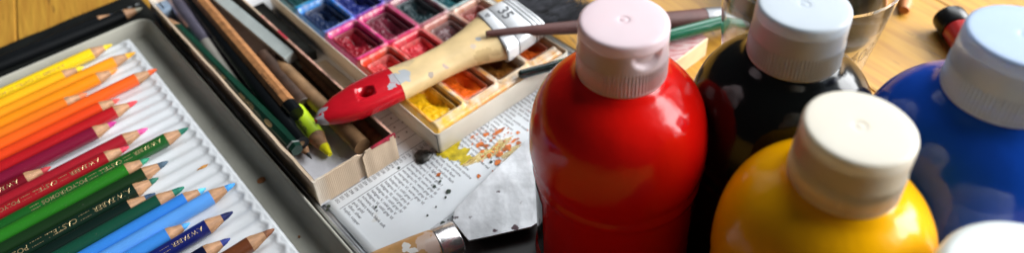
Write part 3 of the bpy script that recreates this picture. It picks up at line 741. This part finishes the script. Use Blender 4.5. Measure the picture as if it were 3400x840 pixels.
for k in range(900):
    s = R.random(); h = R.uniform(-.005, .005)
    p = F1+(F2-F1)*(.03+.94*s)+Vector((0, 0, h))-fl*.002
    ln = R.uniform(.036, .050); sp_ = (s-.5)*.10+R.gauss(0, .035)
    dv = (fl+wd*sp_*1.2+Vector((0, 0, R.gauss(-.10, .05)))).normalized()
    bm_.tube([p, p+dv*ln*.5, p+dv*ln+Vector((0, 0, -.002))], [.00028, .00024, .00006], 4, cap0=False)
bm_.build('bristles', mat('grey_black_bristle', (.022, .023, .028), .75, spec=.15, var=.6, scale=150), fb)

# ------------------------------------------------------------------ two long brushes at the back
p0, p1 = at(1614, 108, .0375), at(2340, 56, .0150)
lb = thing('long_brush', p0, 'long brown brush handle resting on the flat brush ferrule, thicker towards its grey end', 'paintbrush')
MB().tube([p0, p0+(p1-p0)*.02, p0+(p1-p0)*.4, p0+(p1-p0)*.8, p1], [.0016, .0021, .0044, .0059, .0065], 18).build('handle', mat('brown_lacquer', (.105, .045, .040), .5, spec=.3, var=.15, scale=40), lb)
p2 = p1+(p1-p0)*.16
MB().tube([p1-(p1-p0)*.005, p1+(p1-p0)*.03, p2], [.0067, .0069, .0066], 18).build('ferrule', mat('dull_ferrule', (.24, .24, .25), .4, metal=.7, var=.2), lb)
MB().tube([p2, p2+(p1-p0)*.06, p2+(p1-p0)*.12], [.0060, .0062, .0006], 14).build('bristles', mat('dark_hair', (.03, .02, .015), .6), lb)
p0, p1 = at(1723, 247, .0215), at(2440, 58, .0200)
gb_ = thing('green_brush', p0, 'slim dark green brush handle laid over the right corner of the paint box', 'paintbrush')
d = p1-p0
MB().tube([p0, p0+d*.006, p0+d*.012, p0+d*.30, p0+d*.75, p0+d*1.05], [.0012, .0022, .0026, .0031, .0042, .0045], 18).build('handle', mat('green_lacquer', (.004, .11, .055), .25, var=.1, coat=.5), gb_)
MB().tube([p0-d*.002, p0+d*.008, p0+d*.26], [.0014, .00265, .0030], 18).build('dipped_end', mat('blackish_green', (.004, .016, .014), .25, coat=.5), gb_)
# painted eraser block
ebk = thing('painted_block', ba(285, -196, 0), 'cream block with pink-red paint brushed over its top, between red and black bottles', 'block')
MB().bbox(236, 310.5, -212, -184.5, 0, .0146).build('block', mat('cream_block', (.74, .58, .34), .6, var=.08, scale=40), ebk, bevel=.0008)
pt = MB()
for j in range(13):
    for i in range(41):
        b = 236.4+73.6*i/40; a = -211.6+26.6*j/12
        pt.v.append(ba(b, a, .0147+.0002*nz(b*.6, a*1.5)))
pt.f = [(j*41+i, j*41+i+1, (j+1)*41+i+1, (j+1)*41+i) for j in range(12) for i in range(40)]
pt.build('paint_coat', mat('pink_red_brushed', (.45, .06, .07), .5, var=0, col2=(.72, .60, .58), scale=60, stretch=(2, 14, 2), bump=.0004, bscale=120), ebk)

# ------------------------------------------------------------------ putty knife
k1, k0 = at(1514, 792, .0095), at(1340, 876, .0095)
KU = (k1-k0); KU.z = 0; KU.normalize(); KV = Vector((-KU.y, KU.x, 0))
KO = Vector((k1.x, k1.y, 0))
kn = thing('putty_knife', KO, 'worn putty knife with wide steel blade and wooden handle before the red bottle', 'putty knife')
def kp(b, a, z): return ba(b, a, z)
bl = [(114.0, -191.5), (119, -196.2), (150, -201.8), (183, -206.5), (178, -199), (144, -161.5), (139, -162.2), (121, -172.0), (112.5, -177.0)]
bl = [ba(*p) for p in bl]
MB().prism(bl, .0064, .0073).build('blade', mat('worn_steel', (.66, .66, .68), .40, metal=.55, var=.16, scale=70, bump=.0006, bscale=55, spots=((.10, .06, .07), 120, .68)), kn, smooth=False, bevel=.0002)
kc = KO+Vector((0, 0, .0095))
MB().tube([kc+KU*.0012, kc+KU*.0004, kc-KU*.0080, kc-KU*.0090, kc-KU*.0100], [.0080, .0088, .0093, .0096, .0088], 32, flat=.80).build('ferrule', mat('chrome', (.70, .66, .66), .24, metal=.85, var=.1, bump=.0001, bscale=60), kn)
MB().tube([kc-KU*.0085, kc-KU*.0115, kc-KU*.020, kc-KU*.035, kc-KU*.060, kc-KU*.095, kc-KU*.105], [.0084, .0092, .0100, .0108, .0116, .0110, .006], 28, flat=.85).build('handle', mat('worn_handle_wood', (.58, .30, .10), .45, var=.15, scale=50, coat=.2, bump=.0003, bscale=90, spots=((.44, .22, .07), 60, .60), blots=[(tuple(at(u, v, .018)-KO), r, cc) for (u, v, r, cc) in ((1415, 800, .0050, (.62, .44, .34)), (1445, 800, .0040, (.60, .44, .36)), (1352, 822, .0026, (.78, .74, .70)), (1368, 833, .0020, (.78, .74, .70)), (1440, 828, .0040, (.58, .40, .32)))]), kn)

# ------------------------------------------------------------------ paint bottles
def bottle(pos, sc_, colr, word, label, notch_az, cap_col, lid_col, has_label=False, H=.141, dark=None):
    root = thing('paint_bottle', Vector((pos[0], pos[1], 0)), label, 'paint bottle', 'round paint bottles with flip caps')
    k = sc_; c = Vector((pos[0], pos[1], 0)); zc = H-.0235*k
    m = mat('paint_in_bottle_%s' % word, colr, .09, var=.06, scale=18, coat=0, bump=.0016, bscale=26, spec=.36, rvar=.16)
    body = [(.0002, .0010), (.028, 0), (.0325, .0015), (.0350, .0045), (.0354, .0090), (.0347, .0125), (.0340, .016), (.0338, .040), (.0337, .0590), (.0338, .0615), (.0345, .0635), (.0348, .0650), (.0348, .0662), (.0344, .0680), (.0343, .0690), (.0347, .0710), (.0353, .0735), (.0357, .0770), (.0357, .0820), (.0354, .0870), (.0347, .0920), (.0336, .0965), (.0320, .1010), (.0298, .1050), (.0272, .1083), (.0245, .1107), (.0222, .1124), (.0203, .1136), (.0190, .1146), (.0180, .1156), (.0174, .1166), (.0164, .1176), (.0150, .1182), (.0150, .1225)]
    zs = (zc+.0050*k)/.1225
    body = [(r*k, z*zs) for r, z in body]
    # fine resample for smoothness
    MB().lathe(body, c, 96).build('body', m, root, angle=60)
    n = 320; az0 = notch_az
    prof = [(.0160, 0), (.0166, .0003), (.0168, .0010), (.0167, .0016)]
    zz = [.0018+.0007*i for i in range(25)]
    prof += [(.0166-.0003*(z/.019), z) for z in zz]+[(.0152, .0189), (.012, .0190)]
    def rf(r, z, t):
        z /= k
        if .0012 < z < .0105: r = r+k*.00034*math.cos(n/4*t)
        da = (t-az0+PI) % (2*PI)-PI
        if z > .0115 and z < .01895: r -= k*.0020*smooth01((.42-abs(da))/.16)*smooth01((z-.0122-.004*(da/.42)**2)/.0016)
        return r
    cap = MB().lathe([(r*k, z*k) for r, z in prof], c+Vector((0, 0, zc)), n, rf).build('cap', cap_col, root, angle=60)
    lp = [(.0148, .0184), (.0161, .0185), (.01628, .0188), (.01632, .0195), (.0162, .0222), (.0160, .0229), (.0156, .0233), (.0151, .02348), (.0143, .02355), (.0110, .0236), (.0040, .0236), (.0024, .0236), (.0022, .02357), (.0019, .02342), (.0014, .02340), (.0011, .02350), (.0001, .02355)]
    MB().lathe([(r*k, z*k) for r, z in lp], c+Vector((0, 0, zc)), 96).build('lid', lid_col, cap, angle=50)
    if has_label:
        lb_ = MB(); rr = []
        for i in range(31):
            t = math.radians(95+(200-95)*i/30); e = min(i, 30-i)/30; dz = .003*(1-smooth01(e*12))
            ring = []
            for (r, z) in ((.03405, .014+dz), (.03405, .058-dz)):
                ring.append((c.x+r*k*math.cos(t), c.y+r*k*math.sin(t), z))
            rr.append(ring)
        lb_.rings(rr, False, False, False).build('label', mat('black_label', (.012, .014, .012), .25, var=.2, coat=.5), root)
    return root
m_cap_r = mat('cap_pinkish', (0.88, 0.7, 0.72), 0.3, var=.03, scale=30, sss=0.3, trans=0.45, ior=1.3)
m_lid_r = mat('lid_pinkish', (0.82, 0.66, 0.7), 0.33, var=.03, scale=30, sss=0.4, trans=0.25, ior=1.3)
m_cap_y = mat('cap_cream', (0.88, 0.8, 0.62), 0.3, var=.03, scale=30, sss=0.3, trans=0.45, ior=1.3)
m_lid_y = mat('lid_cream', (0.84, 0.79, 0.67), 0.33, var=.03, scale=30, sss=0.4, trans=0.25, ior=1.3)
m_cap_k = mat('cap_grey', (0.62, 0.65, 0.68), 0.3, var=.03, scale=30, sss=0.3, trans=0.5, ior=1.3)
m_lid_k = mat('lid_grey', (0.6, 0.67, 0.74), 0.33, var=.03, scale=30, sss=0.4, trans=0.25, ior=1.3)
m_cap_b = mat('cap_bluish', (0.62, 0.74, 0.9), 0.3, var=.03, scale=30, sss=0.3, trans=0.5, ior=1.3)
m_lid_b = mat('lid_bluish', (.50, .64, .88), 0.33, var=.03, scale=30, sss=0.4, trans=0.25, ior=1.3)
S = .154
bottle((.257*S, 1.301*S), 1, (.74, .006, .003), 'red', 'red paint bottle with pinkish translucent flip cap, in front of the black bottle', math.radians(-66), m_cap_r, m_lid_r, True)
bottle((.678*S, 1.317*S), 1, (.004, .005, .005), 'black', 'black paint bottle with grey flip cap, between red and blue bottles', math.radians(100), m_cap_k, m_lid_k)
bottle((.640*S, .925*S), .97, (.92, .44, .001), 'yellow', 'yellow paint bottle with cream white flip cap, nearest of the upright flip caps', math.radians(120), m_cap_y, m_lid_y)
pb_ = at(3410, 112, .149)
bottle((pb_.x, pb_.y), 1.05, (.005, .052, .36), 'blue', 'blue paint bottle with pale blue flip cap at the right edge', math.radians(60), m_cap_b, m_lid_b, H=.149)
# white jar in the near right corner
jw = at(3468, 985, .118)
jar = thing('white_jar', Vector((jw.x, jw.y, 0)), 'white paint jar with a smooth round lid in the bottom right corner', 'paint jar')
MB().lathe([(.0002, .001), (.026, 0), (.028, .003), (.028, .085), (.0262, .098), (.0235, .101), (.0235, .104)], (jw.x, jw.y, 0), 72).build('jar', mat('white_jar_plastic', (.78, .78, .74), .3, sss=.1), jar)
MB().lathe([(.0245, .100), (.0252, .1005), (.0254, .112), (.0250, .1155), (.0240, .1172), (.0220, .1180), (.012, .1182), (.0002, .1183)], (jw.x, jw.y, 0), 96).build('lid', mat('white_lid_plastic', (.62, .67, .66), .3, var=.02, sss=.2), jar, angle=60)

# ------------------------------------------------------------------ clear tumbler, marker, things at the back
tc_ = Vector((.142, .279, 0))
m_clear = mat('clear_plastic', (.93, .95, .95), .06, var=0, trans=1.0, ior=1.25, spec=.5)
tum = thing('tumbler', tc_, 'clear tapered plastic tumbler behind the black bottle', 'tumbler')
def tr(z): return .0280+.0125*z/.105
MB().lathe([(.0002, .001), (.027, .0008), (.0280, .002)]+[(tr(z), z) for z in (.02, .04, .06, .08, .104)]+[(tr(.105)+.0006, .105), (tr(.105)-.0004, .1055), (tr(.105)-.0010, .105)]+[(tr(z)-.0009, z) for z in (.08, .06, .04, .02, .004)]+[(.0002, .0032)], tc_, 72).build('cup', m_clear, tum)
tm = MB(); vs, fs = text_geo('400', .012)
w_ = max(v.x for v in vs)
for k_ in (0,):
    out = []
    for v in vs:
        z = .072+v.y; r = tr(z)+.0003; t = math.radians(-62)+(v.x-w_/2)/.036; out.append((tc_.x+r*math.cos(t), tc_.y+r*math.sin(t), z))
    tm.add(out, fs)
tm.build('moulded_mark', mat('moulded_print', (.35, .22, .08), .4, alpha=.6), tum, smooth=False)
# dark round lid on the table seen through the tumbler
c = at(2800, 118, 0)
o = MB().lathe([(.0145, 0), (.0150, .0008), (.0150, .0075), (.0142, .0085), (.0002, .0088)], c, 40).build('bottle_lid', mat('dark_lid', (.02, .018, .016), .4)); tag(o, 'dark round lid on the table, seen through the clear tumbler', 'lid')
# marker behind blue cap
p0, p1 = at(3150, 52, .0095), at(3228, 165, .0095)
mk = thing('marker', p0, 'short red tube with a thick black cap lying on the table behind the blue bottle', 'marker')
d = (p1-p0).normalized()
MB().tube([p0, p0+d*.001, p0+d*.0125, p0+d*.0135], [.0085, .0098, .0098, .0090], 28).build('cap', mat('black_plastic', (.012, .012, .012), .3), mk)
MB().tube([p0+d*.013, p0+d*.0145, p0+d*.042, p0+d*.044], [.0080, .0088, .0088, .007], 28).build('tube', mat('red_plastic', (.50, .02, .02), .3), mk)
# dark box at the top edge
pc_ = at(2700, -38, 0)
o = MB().lathe([(.0002, .0005), (.044, 0), (.0475, .003), (.0495, .012), (.0500, .030), (.0490, .0315), (.0475, .030), (.046, .006), (.0002, .005)], pc_, 64).build('dark_bowl', mat('dark_glaze', (.012, .014, .011), .35, var=.3, spec=.3)); tag(o, 'low dark round bowl standing behind the clear tumbler', 'bowl')
dm = MB().prism([ba(72, -189.3), ba(72, 90), ba(262, 90), ba(262, -178), ba(252, -189.3)], .0002, .0009).build('shade_sheet', mat('shade_sheet_dark', (.030, .022, .020), .45, var=.35, scale=30, spots=((.12, .11, .12), 40, .66)), None, smooth=False); tag(dm, 'added dark brown sheet standing in for shade below the putty knife blade', 'shade sheet')  # added sheet: shade under the blade, widened out of view to darken bottle reflections
p0 = at(3002, 30, .004); 
o = MB().tube([p0, p0+Vector((.004, .006, 0)), p0+Vector((.010, .022, 0))], [.003, .0042, .0042], 14).build('cork_plug', mat('orange_plug', (.62, .22, .06), .5)); tag(o, 'small orange plug lying in front of the low dark case', 'plug')

# ------------------------------------------------------------------ black pencil roll at the upper left
case = thing('pencil_case', ba(-20, -508, 0), 'black pencil case with stitched edges lying behind the pencil tin', 'pencil case')
m_case = mat('black_leatherette', (.005, .006, .005), .7, spec=.25, var=.3, scale=60, bump=.0003, bscale=200)
cs = MB()
nb_, na_ = 70, 24
for j in range(na_+1):
    for i in range(nb_+1):
        b = -130+205*i/nb_; a = -529+55*j/na_
        e = min(j, na_-j, i, nb_-i)
        cs.v.append(ba(b, a, .0004+.0032*smooth01(e/2.0)+.0006*nz(b*.06, a*.15)))
cs.f = [(j*(nb_+1)+i, j*(nb_+1)+i+1, (j+1)*(nb_+1)+i+1, (j+1)*(nb_+1)+i) for j in range(na_) for i in range(nb_)]
cs.build('case_body', m_case, case)
sm = MB()
for a in (-476.5, -506.5):
    for i in range(38):
        b = -128+5.3*i; sm.tube([ba(b, a, .0040), ba(b+1.6, a+.4, .0043), ba(b+2.2, a+.5, .0040)], .00045, 6)
sm.build('stitching', mat('pale_thread', (.42, .45, .45), .7), case)
m_dgp = mat('charcoal_lacquer', (.004, .005, .006), .45, spec=.3)
for (tipu, tipv, lab, lead) in ((388, 42, 'black pencil with bare wood end lying on the stitched pencil case', (.10, .12, .16)), (472, 22, 'dark pencil with pale wood end at the corner of the stitched pencil case', (.30, .28, .20)),):
    tp = at(tipu, tipv, .0062)
    rt_ = thing('dark_pencil', tp, lab, 'pencil', 'dark pencils on the black case', GA+math.radians(R.uniform(-2, 2)))
    for me, nm, mm in zip(PM[1], ('barrel', 'sharpened_wood', 'lead'), (m_dgp, m_wood, mat('lead_'+lab[:8].replace(' ', '_'), lead, .5))):
        o = bpy.data.objects.new(nm, me); COL.objects.link(o); o.parent = rt_
        o.material_slots[0].link = 'OBJECT'; o.material_slots[0].material = mm

# ------------------------------------------------------------------ light
w = bpy.data.worlds.new('World'); sc.world = w; w.use_nodes = True
bg = w.node_tree.nodes['Background']; bg.inputs[0].default_value = (.80, .90, 1, 1); bg.inputs[1].default_value = .03
def area(name, loc, target, sx, sy, power, col):
    l = bpy.data.lights.new(name, 'AREA'); l.shape = 'RECTANGLE'; l.size = sx; l.size_y = sy; l.energy = power; l.color = col
    o = bpy.data.objects.new(name, l); COL.objects.link(o); o.location = loc
    o.rotation_euler = (Vector(target)-Vector(loc)).to_track_quat('-Z', 'Y').to_euler()
    return o
area('window_light', (1.54, .38, .86), (0, .28, .02), 1.6, 1.2, 84, (.97, .985, 1))
area('window_light', (.62, 1.35, 1.25), (0, .28, .02), 1.1, .9, 17, (.92, .97, 1))

# ------------------------------------------------------------------ camera
cd = bpy.data.cameras.new('camera'); co = bpy.data.objects.new('camera', cd); COL.objects.link(co); sc.camera = co
cd.sensor_fit = 'HORIZONTAL'; cd.sensor_width = 36; cd.lens = 36*F/3400; cd.shift_y = -(420-PPY)/3400
cd.clip_start = .01; cd.clip_end = 20
M = Matrix((RT, UP, -FW)).transposed().to_4x4(); M.translation = Vector((0, 0, CH)); co.matrix_world = M
cd.dof.use_dof = True; cd.dof.focus_distance = .325; cd.dof.aperture_fstop = 6
sc.view_settings.view_transform = 'Standard'; sc.view_settings.look = 'None'; sc.view_settings.exposure = .12; sc.view_settings.gamma = 1
sc.cycles.max_bounces = 10; sc.cycles.transmission_bounces = 8
